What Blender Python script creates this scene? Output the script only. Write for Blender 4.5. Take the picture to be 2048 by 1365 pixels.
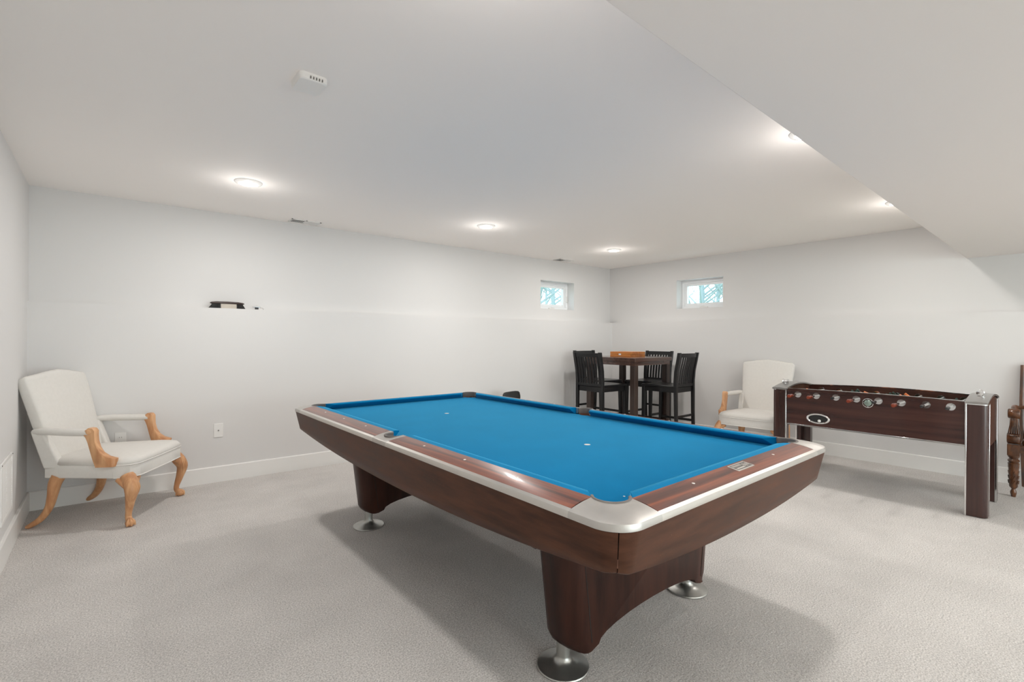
import bpy, bmesh, math, random
from mathutils import Vector, Matrix
random.seed(7)
PI = math.pi
SC = bpy.context.scene
COL = SC.collection
for o in list(bpy.data.objects): bpy.data.objects.remove(o)

# ------------------------------------------------------------------ camera
EYE = 1.30
def make_camera():
    yaw, pit, rol = math.radians(49.97), math.radians(-.15), math.radians(-.22)
    f = Vector((math.cos(yaw)*math.cos(pit), math.sin(yaw)*math.cos(pit), math.sin(pit)))
    r = Vector((math.sin(yaw), -math.cos(yaw), 0)); d = f.cross(r)
    c, s = math.cos(rol), math.sin(rol)
    right, down = c*r+s*d, -s*r+c*d
    cd = bpy.data.cameras.new('camera'); cam = bpy.data.objects.new('camera', cd); COL.objects.link(cam)
    m = Matrix((right, -down, -f)).transposed().to_4x4(); m.translation = (0, 0, EYE)
    cam.matrix_world = m
    cd.sensor_width = 36; cd.sensor_fit = 'HORIZONTAL'; cd.lens = 961/2048*36; cd.clip_start = .05
    SC.camera = cam
make_camera()
SC.view_settings.view_transform = 'Standard'; SC.view_settings.look = 'None'
SC.view_settings.gamma = 1; SC.view_settings.use_curve_mapping = False
SC.view_settings.exposure = 0.05
try:
    SC.cycles.diffuse_bounces = 8; SC.cycles.max_bounces = 12; SC.cycles.use_denoising = True
    SC.cycles.caustics_reflective = False; SC.cycles.caustics_refractive = False; SC.cycles.sample_clamp_indirect = 4
except Exception: pass

# ------------------------------------------------------------------ world
W = bpy.data.worlds.new('overcast_sky'); SC.world = W; W.use_nodes = True
wn = W.node_tree.nodes; bg = wn['Background']
bg.inputs[0].default_value = (.80, .92, 1.0, 1); bg.inputs[1].default_value = 3.6

# room lamps: recessed ceiling downlights
CEIL = 2.47
LAMP_W = 13.8
LAMPS_SEEN = [(.80, 4.02), (2.97, 3.955), (5.01, 3.92)]
LAMPS_EDGE = [(3.0, 1.0), (5.07, 1.0)]
LAMPS_UNSEEN = [(.80, 1.07), (.80, -1.9), (2.97, -1.9), (5.07, -1.9), (.80, -3.9), (2.97, -3.9), (5.07, -3.9)]  # first continues the near row; the others are added as fill
LAMP_COL = (1.0, .96, .915)
def lamp_light(x, y, p, z=CEIL-.022):
    l = bpy.data.lights.new('lamp_light', 'AREA'); l.shape = 'DISK'; l.size = .13; l.energy = p; l.color = LAMP_COL
    o = bpy.data.objects.new('lamp_light', l); COL.objects.link(o); o.location = (x, y, z); o['kind'] = 'helper'
    l.energy = p*.90
    k = bpy.data.lights.new('lamp_glow', 'POINT'); k.shadow_soft_size = .03; k.energy = p*.10; k.color = LAMP_COL
    q = bpy.data.objects.new('lamp_glow', k); COL.objects.link(q); q.location = (x, y, z-.15); q['kind'] = 'helper'
    return o
for (x, y) in LAMPS_SEEN + LAMPS_EDGE: lamp_light(x, y, LAMP_W)
for (x, y) in LAMPS_UNSEEN: lamp_light(x, y, LAMP_W*(1.0 if y > 0 else .85))
# added fill light behind the camera, set at an invented glass door
FILL_DOOR = (.6, 5.4, 2.12)
dl = bpy.data.lights.new('fill_light', 'AREA'); dl.shape = 'RECTANGLE'; dl.size = FILL_DOOR[1]-FILL_DOOR[0]-.1; dl.size_y = FILL_DOOR[2]-.1; dl.energy = 105; dl.color = (1.0, .965, .925)
do = bpy.data.objects.new('fill_light', dl); COL.objects.link(do); do.location = ((FILL_DOOR[0]+FILL_DOOR[1])/2, -5.02, FILL_DOOR[2]/2); do.rotation_euler = (math.radians(90), 0, 0); do['kind'] = 'helper'

# ------------------------------------------------------------------ materials
def new_mat(name):
    m = bpy.data.materials.new(name); m.use_nodes = True
    return m, m.node_tree.nodes, m.node_tree.links, m.node_tree.nodes['Principled BSDF']
def mat(name, col, rough=.5, metal=0., coat=0., bump=0., bscale=200., var=0., vscale=6., spec=None, emit=None, estr=0., coatr=.1):
    m, N, L, b = new_mat(name)
    b.inputs['Base Color'].default_value = (*col, 1); b.inputs['Roughness'].default_value = rough
    b.inputs['Metallic'].default_value = metal; b.inputs['Coat Weight'].default_value = coat; b.inputs['Coat Roughness'].default_value = coatr
    if spec is not None: b.inputs['Specular IOR Level'].default_value = spec
    if emit: b.inputs['Emission Color'].default_value = (*emit, 1); b.inputs['Emission Strength'].default_value = estr
    tc = N.new('ShaderNodeTexCoord')
    if bump:
        n = N.new('ShaderNodeTexNoise'); n.inputs['Scale'].default_value = bscale; n.inputs['Detail'].default_value = 4
        bu = N.new('ShaderNodeBump'); bu.inputs['Strength'].default_value = bump; bu.inputs['Distance'].default_value = .002
        L.new(tc.outputs['Object'], n.inputs['Vector']); L.new(n.outputs['Fac'], bu.inputs['Height']); L.new(bu.outputs[0], b.inputs['Normal'])
    if var:
        n2 = N.new('ShaderNodeTexNoise'); n2.inputs['Scale'].default_value = vscale; n2.inputs['Detail'].default_value = 5
        mx = N.new('ShaderNodeMix'); mx.data_type = 'RGBA'
        mx.inputs[6].default_value = (*[c*(1-var) for c in col], 1); mx.inputs[7].default_value = (*[min(1, c*(1+var)) for c in col], 1)
        L.new(tc.outputs['Object'], n2.inputs['Vector']); L.new(n2.outputs['Fac'], mx.inputs[0]); L.new(mx.outputs[2], b.inputs['Base Color'])
    return m
def wood(name, dark, light, axis='y', scale=14., stretch=.06, rough=.3, coat=0., contrast=(.35, .68), bump=.0, coatr=.12, mid=None):
    m, N, L, b = new_mat(name)
    tc = N.new('ShaderNodeTexCoord'); mp = N.new('ShaderNodeMapping')
    s = {'x': (stretch, 1, 1), 'y': (1, stretch, 1), 'z': (1, 1, stretch)}[axis]
    mp.inputs['Scale'].default_value = s
    n = N.new('ShaderNodeTexNoise'); n.inputs['Scale'].default_value = scale; n.inputs['Detail'].default_value = 7; n.inputs['Distortion'].default_value = .9
    n2 = N.new('ShaderNodeTexNoise'); n2.inputs['Scale'].default_value = scale*7; n2.inputs['Detail'].default_value = 3
    ad = N.new('ShaderNodeMath'); ad.operation = 'MULTIPLY_ADD'; ad.inputs[1].default_value = .22
    cr = N.new('ShaderNodeValToRGB'); cr.color_ramp.elements[0].position = contrast[0]+.1; cr.color_ramp.elements[1].position = contrast[1]+.1
    cr.color_ramp.elements[0].color = (*dark, 1); cr.color_ramp.elements[1].color = (*light, 1)
    if mid:
        e = cr.color_ramp.elements.new((contrast[0]+contrast[1])/2+.1); e.color = (*mid, 1)
    L.new(tc.outputs['Object'], mp.inputs[0]); L.new(mp.outputs[0], n.inputs['Vector']); L.new(mp.outputs[0], n2.inputs['Vector'])
    L.new(n2.outputs['Fac'], ad.inputs[0]); L.new(n.outputs['Fac'], ad.inputs[2]); L.new(ad.outputs[0], cr.inputs[0]); L.new(cr.outputs[0], b.inputs['Base Color'])
    b.inputs['Roughness'].default_value = rough; b.inputs['Coat Weight'].default_value = coat; b.inputs['Coat Roughness'].default_value = coatr
    return m
M = {}
M['wall'] = mat('wall_paint', (.705, .697, .69), .75, bump=.08, bscale=350)
M['soffit'] = mat('soffit_shaded_white', (.81, .765, .74), .8, bump=.06, bscale=300)  # ceiling white with the soffit's darker, pinker shade put into the colour
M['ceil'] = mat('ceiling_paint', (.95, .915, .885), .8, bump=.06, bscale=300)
M['trim'] = mat('trim_paint', (.82, .81, .79), .4)
M['white'] = mat('white_plastic', (.82, .81, .79), .35)
M['vinyl'] = mat('white_vinyl', (.86, .87, .88), .3)
M['dark'] = mat('dark_void', (.02, .02, .02), .9)
M['slot'] = mat('slot_grey', (.16, .15, .14), .8)
M['diff'] = mat('lamp_diffuser', (.9, .9, .9), .4, emit=(1, .97, .93), estr=9)
M['alu'] = mat('brushed_aluminium', (.62, .595, .56), .38, 1., bump=.05, bscale=500, var=.05, vscale=20)
M['cast'] = mat('cast_zinc', (.52, .50, .475), .43, .9, bump=.10, bscale=120, var=.12, vscale=12)
M['footm'] = mat('worn_foot_metal', (.42, .42, .40), .33, .9, bump=.12, bscale=60, var=.3, vscale=14)
M['chrome'] = mat('chrome', (.78, .78, .78), .09, 1.)
M['cap'] = mat('silver_cap', (.42, .41, .40), .28, .9)
M['rubber'] = mat('grey_rubber', (.14, .125, .115), .5)
M['leather'] = mat('brown_pocket_leather', (.20, .085, .05), .55, bump=.2, bscale=90, var=.35, vscale=30)
M['black'] = mat('black_lacquer', (.010, .010, .011), .28, spec=.35)
M['blackp'] = mat('black_plastic', (.012, .012, .012), .4)
M['espresso'] = wood('espresso_wood', (.028, .016, .012), (.055, .033, .026), 'z', 20, rough=.4)
M['tabletop'] = wood('pub_table_top', (.05, .024, .018), (.10, .052, .038), 'x', 18, rough=.25, coat=.4)
M['orange'] = wood('honey_wood', (.36, .10, .015), (.62, .24, .05), 'y', 12, rough=.35)
M['beech'] = wood('bleached_oak', (.50, .23, .10), (.72, .41, .21), 'z', 16, stretch=.15, rough=.38)
M['fabric'] = mat('ivory_damask', (.72, .70, .665), .85, bump=.35, bscale=260, var=.045, vscale=45)
M['piping'] = mat('ivory_piping', (.74, .72, .69), .8)
M['carved'] = wood('carved_walnut', (.035, .012, .005), (.16, .06, .022), 'z', 22, stretch=.3, rough=.3, coat=.3)
M['seatlea'] = mat('brown_seat_leather', (.11, .045, .022), .4, coat=.2, var=.2)
M['foos'] = wood('mahogany_laminate', (.030, .010, .008), (.068, .024, .018), 'y', 12, stretch=.04, rough=.27, coat=.25)
M['foosz'] = wood('mahogany_leg_laminate', (.026, .010, .008), (.052, .020, .016), 'z', 12, stretch=.04, rough=.27, coat=.25)
M['foose'] = wood('mahogany_end_laminate', (.050, .018, .010), (.085, .032, .018), 'z', 9, stretch=.1, rough=.6)
M['foose'].node_tree.nodes['Principled BSDF'].inputs['Specular IOR Level'].default_value = .15
M['redh'] = mat('red_brown_grip', (.20, .028, .008), .18, coat=.6)
M['blackh'] = mat('black_grip', (.015, .015, .016), .2, coat=.5)
M['field'] = mat('play_field', (.03, .22, .07), .3)
M['manor'] = mat('orange_player', (.75, .20, .06), .4)
M['manbk'] = mat('dark_green_player', (.015, .04, .03), .4)
M['skin'] = mat('figure_skin', (.6, .3, .2), .5)
M['white_s'] = mat('pearl_inlay', (.85, .83, .78), .3)
M['spot'] = mat('paper_spot', (.62, .66, .64), .7)
M['glass_badge'] = mat('glass_badge', (.28, .36, .32), .06, .6)
M['bristle_w'] = mat('white_bristle', (.62, .57, .50), .9, bump=.6, bscale=400)
M['bristle_b'] = mat('black_bristle', (.022, .022, .022), .8, bump=.6, bscale=400)
M['brushwood'] = mat('brush_handle_wood', (.045, .028, .024), .25, coat=.6)
M['bark'] = mat('bark_blue_grey', (.30, .38, .40), .9)
M['shrub'] = mat('shrub_twigs', (.22, .42, .45), .9)
M['grass'] = mat('winter_grass', (.35, .40, .30), .95, var=.2, vscale=2)
# felt
def felt(name, col):
    m, N, L, b = new_mat(name)
    tc = N.new('ShaderNodeTexCoord'); n = N.new('ShaderNodeTexNoise'); n.inputs['Scale'].default_value = 5; n.inputs['Detail'].default_value = 8
    n3 = N.new('ShaderNodeTexNoise'); n3.inputs['Scale'].default_value = 500
    mx = N.new('ShaderNodeMix'); mx.data_type = 'RGBA'; mx.inputs[6].default_value = (*[c*.86 for c in col], 1); mx.inputs[7].default_value = (*[c*1.12 for c in col], 1)
    bu = N.new('ShaderNodeBump'); bu.inputs['Strength'].default_value = .25; bu.inputs['Distance'].default_value = .001
    L.new(tc.outputs['Object'], n.inputs['Vector']); L.new(n.outputs['Fac'], mx.inputs[0]); L.new(mx.outputs[2], b.inputs['Base Color'])
    L.new(tc.outputs['Object'], n3.inputs['Vector']); L.new(n3.outputs['Fac'], bu.inputs['Height']); L.new(bu.outputs[0], b.inputs['Normal'])
    b.inputs['Roughness'].default_value = .9; b.inputs['Specular IOR Level'].default_value = .06
    b.inputs['Sheen Weight'].default_value = .85; b.inputs['Sheen Roughness'].default_value = .28; b.inputs['Sheen Tint'].default_value = (.13, .64, 1, 1)
    return m
M['felt'] = felt('blue_felt', (.0, .152, .345))
# carpet
def carpet():
    m, N, L, b = new_mat('grey_carpet')
    tc = N.new('ShaderNodeTexCoord')
    def noise(s, d=3, r=.55):
        n = N.new('ShaderNodeTexNoise'); n.inputs['Scale'].default_value = s; n.inputs['Detail'].default_value = d; n.inputs['Roughness'].default_value = r
        L.new(tc.outputs['Object'], n.inputs['Vector']); return n
    fine = noise(150, 4, .75); big = noise(2.2, 6, .6); mid = noise(45, 3)
    cr = N.new('ShaderNodeValToRGB'); cr.color_ramp.elements[0].position = .36; cr.color_ramp.elements[1].position = .62
    cr.color_ramp.elements[0].color = (.42, .399, .384, 1); cr.color_ramp.elements[1].color = (.85, .817, .79, 1)
    L.new(fine.outputs['Fac'], cr.inputs[0])
    mr = N.new('ShaderNodeMapRange'); mr.inputs[1].default_value = .3; mr.inputs[2].default_value = .7; mr.inputs[3].default_value = .90; mr.inputs[4].default_value = 1.06
    L.new(big.outputs['Fac'], mr.inputs[0])
    mm = N.new('ShaderNodeVectorMath'); mm.operation = 'SCALE'
    L.new(cr.outputs[0], mm.inputs[0]); L.new(mr.outputs[0], mm.inputs['Scale']); L.new(mm.outputs[0], b.inputs['Base Color'])
    ad = N.new('ShaderNodeMath'); ad.operation = 'ADD'; L.new(fine.outputs['Fac'], ad.inputs[0]); L.new(mid.outputs['Fac'], ad.inputs[1])
    bu = N.new('ShaderNodeBump'); bu.inputs['Strength'].default_value = .8; bu.inputs['Distance'].default_value = .006
    L.new(ad.outputs[0], bu.inputs['Height']); L.new(bu.outputs[0], b.inputs['Normal'])
    b.inputs['Roughness'].default_value = .95; b.inputs['Specular IOR Level'].default_value = .1
    return m
M['carpet'] = carpet()
# worn brown apron laminate
def apron_mat():
    m, N, L, b = new_mat('worn_brown_laminate')
    tc = N.new('ShaderNodeTexCoord'); mp = N.new('ShaderNodeMapping'); mp.inputs['Scale'].default_value = (1, 1, 6)
    n = N.new('ShaderNodeTexNoise'); n.inputs['Scale'].default_value = 3.5; n.inputs['Detail'].default_value = 8; n.inputs['Roughness'].default_value = .65
    cr = N.new('ShaderNodeValToRGB'); e = cr.color_ramp.elements; e[0].position = .3; e[1].position = .7
    e[0].color = (.040, .017, .010, 1); e[1].color = (.115, .048, .028, 1)
    L.new(tc.outputs['Object'], mp.inputs[0]); L.new(mp.outputs[0], n.inputs['Vector']); L.new(n.outputs['Fac'], cr.inputs[0])
    n2 = N.new('ShaderNodeTexNoise'); n2.inputs['Scale'].default_value = 26; n2.inputs['Detail'].default_value = 5; n2.inputs['Roughness'].default_value = .7
    L.new(tc.outputs['Object'], n2.inputs['Vector'])
    c2 = N.new('ShaderNodeValToRGB'); c2.color_ramp.elements[0].position = .67; c2.color_ramp.elements[1].position = .74
    c2.color_ramp.elements[0].color = (0, 0, 0, 1); c2.color_ramp.elements[1].color = (.6, .6, .6, 1)
    L.new(n2.outputs['Fac'], c2.inputs[0])
    mx = N.new('ShaderNodeMix'); mx.data_type = 'RGBA'; mx.inputs[7].default_value = (.22, .12, .075, 1)
    L.new(c2.outputs[0], mx.inputs[0]); L.new(cr.outputs[0], mx.inputs[6]); L.new(mx.outputs[2], b.inputs['Base Color'])
    rr = N.new('ShaderNodeMapRange'); rr.inputs[3].default_value = .26; rr.inputs[4].default_value = .5; L.new(n.outputs['Fac'], rr.inputs[0]); L.new(rr.outputs[0], b.inputs['Roughness'])
    b.inputs['Specular IOR Level'].default_value = .13
    return m
M['apron'] = apron_mat()
M['leg_lam'] = wood('dark_leg_laminate', (.020, .008, .006), (.055, .020, .013), 'z', 10, stretch=.12, rough=.36, coat=0)
M['leg_lam'].node_tree.nodes['Principled BSDF'].inputs['Specular IOR Level'].default_value = .2
ROSE = ((.060, .013, .007), (.27, .066, .022), (.15, .032, .013))
M['rose_y'] = wood('rosewood_long', ROSE[0], ROSE[1], 'y', 26, .045, .30, .42, (.36, .70), coatr=.07, mid=ROSE[2])
M['rose_x'] = wood('rosewood_short', ROSE[0], ROSE[1], 'x', 26, .045, .30, .42, (.36, .70), coatr=.07, mid=ROSE[2])
# glass
def glass():
    m, N, L, b = new_mat('window_glass')
    N.remove(b); g = N.new('ShaderNodeBsdfGlossy'); g.inputs['Roughness'].default_value = .02; t = N.new('ShaderNodeBsdfTransparent')
    t.inputs[0].default_value = (.94, .98, .98, 1)
    lw = N.new('ShaderNodeLayerWeight'); pw = N.new('ShaderNodeMath'); pw.operation = 'POWER'; pw.inputs[1].default_value = 4
    L.new(lw.outputs['Facing'], pw.inputs[0]); fr = N.new('ShaderNodeMath'); fr.operation = 'MULTIPLY_ADD'; fr.inputs[1].default_value = .7; fr.inputs[2].default_value = .03
    L.new(pw.outputs[0], fr.inputs[0]); mx = N.new('ShaderNodeMixShader')
    L.new(fr.outputs[0], mx.inputs[0]); L.new(t.outputs[0], mx.inputs[1]); L.new(g.outputs[0], mx.inputs[2]); L.new(mx.outputs[0], N['Material Output'].inputs[0])
    return m
M['glass'] = glass()

# ------------------------------------------------------------------ mesh helpers
class MB:
    def __init__(s): s.v = []; s.f = []
    def add(s, vs, fs):
        k = len(s.v); s.v += [tuple(v) for v in vs]; s.f += [tuple(i+k for i in f) for f in fs]; return s
    def box(s, x0, x1, y0, y1, z0, z1):
        x0, x1 = min(x0, x1), max(x0, x1); y0, y1 = min(y0, y1), max(y0, y1); z0, z1 = min(z0, z1), max(z0, z1)
        return s.add([(x0,y0,z0),(x1,y0,z0),(x1,y1,z0),(x0,y1,z0),(x0,y0,z1),(x1,y0,z1),(x1,y1,z1),(x0,y1,z1)],
                     [(0,3,2,1),(4,5,6,7),(0,1,5,4),(1,2,6,5),(2,3,7,6),(3,0,4,7)])
    def prism(s, pts, a, b, ax='z'):
        """polygon pts extruded from a to b along ax; pts are the other two coords in order"""
        def P(p, t): return {'z': (p[0], p[1], t), 'y': (p[0], t, p[1]), 'x': (t, p[0], p[1])}[ax]
        n = len(pts); vs = [P(p, a) for p in pts]+[P(p, b) for p in pts]
        fs = [tuple(range(n))[::-1], tuple(range(n, 2*n))]+[(i, (i+1) % n, n+(i+1) % n, n+i) for i in range(n)]
        return s.add(vs, fs)
    def loft(s, rings, cap0=True, cap1=True):
        n = len(rings[0]); vs = [p for r in rings for p in r]; fs = []
        for k in range(len(rings)-1):
            for i in range(n):
                j = (i+1) % n; fs.append((k*n+i, k*n+j, (k+1)*n+j, (k+1)*n+i))
        if cap0: fs.append(tuple(range(n))[::-1])
        if cap1: fs.append(tuple((len(rings)-1)*n+i for i in range(n)))
        return s.add(vs, fs)
    def grid(s, rows):
        n = len(rows[0]); vs = [p for r in rows for p in r]
        return s.add(vs, [(k*n+i, k*n+i+1, (k+1)*n+i+1, (k+1)*n+i) for k in range(len(rows)-1) for i in range(n-1)])
    def lathe(s, prof, c=(0,0,0), ax='z', n=32, caps=True):
        rings = []
        for r, h in prof:
            ring = []
            for i in range(n):
                a = 2*PI*i/n; u, w = r*math.cos(a), r*math.sin(a)
                ring.append({'z': (c[0]+u, c[1]+w, c[2]+h), 'x': (c[0]+h, c[1]+u, c[2]+w), 'y': (c[0]+w, c[1]+h, c[2]+u)}[ax])
            rings.append(ring)
        return s.loft(rings, caps, caps)
    def tube(s, pts, rad, n=12, smooth=0, sy=1.0, up=(0,0,1)):
        P = [Vector(p) for p in pts]; R = list(rad) if hasattr(rad, '__len__') else [rad]*len(P)
        if smooth:
            Q = []; S = []
            for i in range(len(P)-1):
                p0, p1, p2, p3 = P[max(i-1, 0)], P[i], P[i+1], P[min(i+2, len(P)-1)]
                for k in range(smooth):
                    t = k/smooth
                    Q.append(.5*((2*p1)+(p2-p0)*t+(2*p0-5*p1+4*p2-p3)*t*t+(3*p1-p0-3*p2+p3)*t**3)); S.append(R[i]*(1-t)+R[i+1]*t)
            Q.append(P[-1]); S.append(R[-1]); P, R = Q, S
        rings = []
        u0 = Vector(up)
        for i, p in enumerate(P):
            d = (P[min(i+1, len(P)-1)]-P[max(i-1, 0)]).normalized()
            a = u0.cross(d)
            if a.length < 1e-3: a = Vector((1, 0, 0)).cross(d)
            a.normalize(); b = d.cross(a); u0 = b
            rings.append([p+a*(R[i]*math.cos(2*PI*k/n))+b*(R[i]*sy*math.sin(2*PI*k/n)) for k in range(n)])
        return s.loft(rings)
    def bar(s, a, b, w, t, up=(0,0,1)):
        a, b = Vector(a), Vector(b); d = (b-a).normalized(); u = Vector(up).cross(d)
        if u.length < 1e-3: u = Vector((1, 0, 0)).cross(d)
        u.normalize(); v = d.cross(u)
        rings = [[p+u*(i*w/2)+v*(j*t/2) for i, j in ((-1,-1),(1,-1),(1,1),(-1,1))] for p in (a, b)]
        return s.loft(rings)
    def ball(s, c, r, n=14, sz=1.):
        prof = [(max(r*math.sin(PI*k/n), 1e-4), -r*sz*math.cos(PI*k/n)) for k in range(n+1)]
        return s.lathe(prof, c, n=n+4)
def build(mb, name, m, parent=None, bevel=0., seg=2, smooth=35, solid=0., label=None, fixn=True, subd=0):
    me = bpy.data.meshes.new(name); me.from_pydata([tuple(v) for v in mb.v], [], mb.f); me.validate(); me.update()
    if fixn:
        bm = bmesh.new(); bm.from_mesh(me); bmesh.ops.recalc_face_normals(bm, faces=bm.faces); bm.to_mesh(me); bm.free()
    o = bpy.data.objects.new(name, me); COL.objects.link(o)
    me.materials.append(m)
    if smooth:
        me.polygons.foreach_set('use_smooth', [True]*len(me.polygons))
        try: me.set_sharp_from_angle(angle=math.radians(smooth))
        except Exception: pass
    if solid:
        md = o.modifiers.new('solid', 'SOLIDIFY'); md.thickness = solid; md.offset = 0
    if bevel:
        md = o.modifiers.new('bevel', 'BEVEL'); md.width = bevel; md.segments = seg; md.limit_method = 'ANGLE'; md.angle_limit = math.radians(40)
    if subd:
        md = o.modifiers.new('sub', 'SUBSURF'); md.levels = subd; md.render_levels = subd
    if parent: o.parent = parent
    if label: o['label'] = label
    return o
def thing(name, label, cat, loc=(0,0,0), rz=0., group=None):
    o = bpy.data.objects.new(name, None); COL.objects.link(o); o.location = loc; o.rotation_euler = (0, 0, rz)
    o.empty_display_size = .1
    o['label'] = label; o['category'] = cat
    if group: o['group'] = group
    return o
def tag(o, label, cat, group=None):
    o['label'] = label; o['category'] = cat
    if group: o['group'] = group
    return o
def struct(mb, name, m, **k):
    o = build(mb, name, m, **k); o['kind'] = 'structure'; return o
def dup(root, loc, rz, label, group=None):
    r = root.copy(); COL.objects.link(r); r.location = loc; r.rotation_euler = (0, 0, rz); r['label'] = label
    if group: r['group'] = group
    for ch in list(root.children):
        c = ch.copy(); COL.objects.link(c); c.parent = r
        for g in list(ch.children):
            d = g.copy(); COL.objects.link(d); d.parent = c
    return r
def arc(cx, cy, r, a0, a1, n):
    return [(cx+r*math.cos(math.radians(a0+(a1-a0)*i/n)), cy+r*math.sin(math.radians(a0+(a1-a0)*i/n))) for i in range(n+1)]

# ------------------------------------------------------------------ room shell
LEDGE = 1.578
YF = -4.8                                            # far end of the basement, behind the camera
XL = -.467
def back_up(x): return 5.195-.0262*(x+.468)          # upper part of the long wall
def back_lo(x): return 5.09-.0295*(x+.46)            # lower, thicker part
def right_up(y): return 6.31+(5.03-y)*.0159
def right_lo(y): return 6.22+(4.89-y)*.0240
struct(MB().box(-1.2, 7.2, YF-.3, 5.8, -.12, 0), 'floor', M['carpet'])
struct(MB().box(-1.0, 7.0, YF-.3, 5.6, CEIL, CEIL+.12), 'ceiling', M['ceil'])
struct(MB().box(XL-.15, XL, YF-.2, 5.5, 0, CEIL), 'wall_left', M['wall'])
struct(MB().box(XL-.15, FILL_DOOR[0], YF-.15, YF, 0, CEIL).box(FILL_DOOR[1], 6.9, YF-.15, YF, 0, CEIL).box(FILL_DOOR[0], FILL_DOOR[1], YF-.15, YF, FILL_DOOR[2], CEIL), 'wall_front', M['wall'])
struct(MB().box(XL-.3, 7, YF-4, YF-.15, -.12, -.02), 'ground_outside_front', M['grass'])
WZ0, WZ1 = 1.757, 2.170
W1X = (4.785, 5.472); W2Y = (3.130, 3.815)
def quad_prism(mb, pts, z0, z1): mb.prism(pts, z0, z1)
mb = MB()
xa, xb = XL-.15, 6.7
quad_prism(mb, [(xa, back_lo(xa)), (xb, back_lo(xb)), (xb, 5.6), (xa, 5.6)], 0, LEDGE)
TH = .26
def up_seg(a, b, z0, z1): quad_prism(mb, [(a, back_up(a)), (b, back_up(b)), (b, back_up(b)+TH), (a, back_up(a)+TH)], z0, z1)
up_seg(xa, W1X[0], LEDGE, CEIL); up_seg(W1X[1], xb, LEDGE, CEIL); up_seg(W1X[0], W1X[1], LEDGE, WZ0); up_seg(W1X[0], W1X[1], WZ1, CEIL)
struct(mb, 'wall_back', M['wall'])
mb = MB()
ya, yb = YF-.15, 5.25
quad_prism(mb, [(right_lo(ya), ya), (right_lo(yb), yb), (6.72, yb), (6.72, ya)], 0, LEDGE)
def ur_seg(a, b, z0, z1): quad_prism(mb, [(right_up(a), a), (right_up(b), b), (right_up(b)+TH, b), (right_up(a)+TH, a)], z0, z1)
ur_seg(ya, W2Y[0], LEDGE, CEIL); ur_seg(W2Y[1], yb, LEDGE, CEIL); ur_seg(W2Y[0], W2Y[1], LEDGE, WZ0); ur_seg(W2Y[0], W2Y[1], WZ1, CEIL)
struct(mb, 'wall_right', M['wall'])
# dropped soffit over the near right
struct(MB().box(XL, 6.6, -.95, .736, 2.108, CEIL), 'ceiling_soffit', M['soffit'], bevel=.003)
# baseboards
BH, BT = .143, .016
def base_prof(mb, p, q, inward):
    p, q, w = Vector((*p, 0)), Vector((*q, 0)), Vector((*inward, 0)).normalized()
    prof = [(0, 0), (BT, 0), (BT, BH-.006), (BT-.005, BH), (0, BH)]
    mb.loft([[c+w*a+Vector((0, 0, z)) for a, z in prof] for c in (p, q)])
mb = MB(); base_prof(mb, (XL, back_lo(XL)), (6.225, back_lo(6.225)), (0, -1)); struct(mb, 'baseboard_back', M['trim'])
mb = MB(); base_prof(mb, (right_lo(YF), YF), (right_lo(4.9), 4.9), (-1, 0)); struct(mb, 'baseboard_right', M['trim'])
mb = MB(); base_prof(mb, (XL, YF), (XL, 5.1), (1, 0)); struct(mb, 'baseboard_left', M['trim'])
mb = MB(); base_prof(mb, (XL, YF), (FILL_DOOR[0], YF), (0, 1)); base_prof(mb, (FILL_DOOR[1], YF), (6.4, YF), (0, 1)); struct(mb, 'baseboard_front', M['trim'])
t = bpy.data.objects.new('added_fill_door', None); COL.objects.link(t); t['kind'] = 'structure'; t.location = (FILL_DOOR[0], YF-.06, 0)  # unseen door, added to carry the fill light
dw = FILL_DOOR[1]-FILL_DOOR[0]; mb = MB().box(0, dw, -.04, .04, FILL_DOOR[2]-.06, FILL_DOOR[2]).box(0, dw, -.04, .04, 0, .06)
for k in range(4): mb.box(k*(dw-.07)/3, k*(dw-.07)/3+.07, -.04, .04, .06, FILL_DOOR[2]-.06)
build(mb, 'added_door_frame', M['vinyl'], t)
build(MB().box(.07, dw-.07, -.004, .004, .06, FILL_DOOR[2]-.06), 'pane', M['glass'], t)

# windows: frame in the depth of the opening; local u along wall, w outward
def window(name, origin, ux, wz, width):
    root = thing(name, '', ''); del root['label']; del root['category']; root['kind'] = 'structure'
    rz = math.atan2(ux[1], ux[0]); root.location = (origin[0], origin[1], WZ0); root.rotation_euler = (0, 0, rz)
    H = WZ1-WZ0; s = wz       # s: +1 when outward is local +y, -1 otherwise
    d0, d1 = .14*s, .22*s
    def fr(mb, a, b, c, d, t, y0, y1):
        mb.box(a, b, y0, y1, c, c+t).box(a, b, y0, y1, d-t, d).box(a, a+t, y0, y1, c+t, d-t).box(b-t, b, y0, y1, c+t, d-t)
    mb = MB(); fr(mb, 0, width, 0, H, .045, d0, d1); build(mb, 'window_frame', M['vinyl'], root, bevel=.003)
    mb = MB(); fr(mb, .045, width-.045, .045, H-.045, .035, d0+.012*s, d1-.02*s); build(mb, 'sash', M['vinyl'], root, bevel=.004)
    build(MB().box(.08, width-.08, d0+.038*s, d0+.042*s, .08, H-.08), 'pane', M['glass'], root)
    mb = MB().box(width/2-.06, width/2+.06, d0-.012*s, d0, .010, .026).box(width/2-.01, width/2+.05, d0-.02*s, d0-.01*s, .028, .034)
    build(mb, 'crank_handle', M['white'], root, bevel=.002)
    hx = .022 if name == 'window_2' else width-.022
    build(MB().box(hx-.009, hx+.009, d0-.014*s, d0, H*.30, H*.52), 'lock_lever', M['white'], root, bevel=.003)
    return root
window('window_1', (W1X[0], back_up(W1X[0])), (1, -.0262), 1, W1X[1]-W1X[0])
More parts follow.
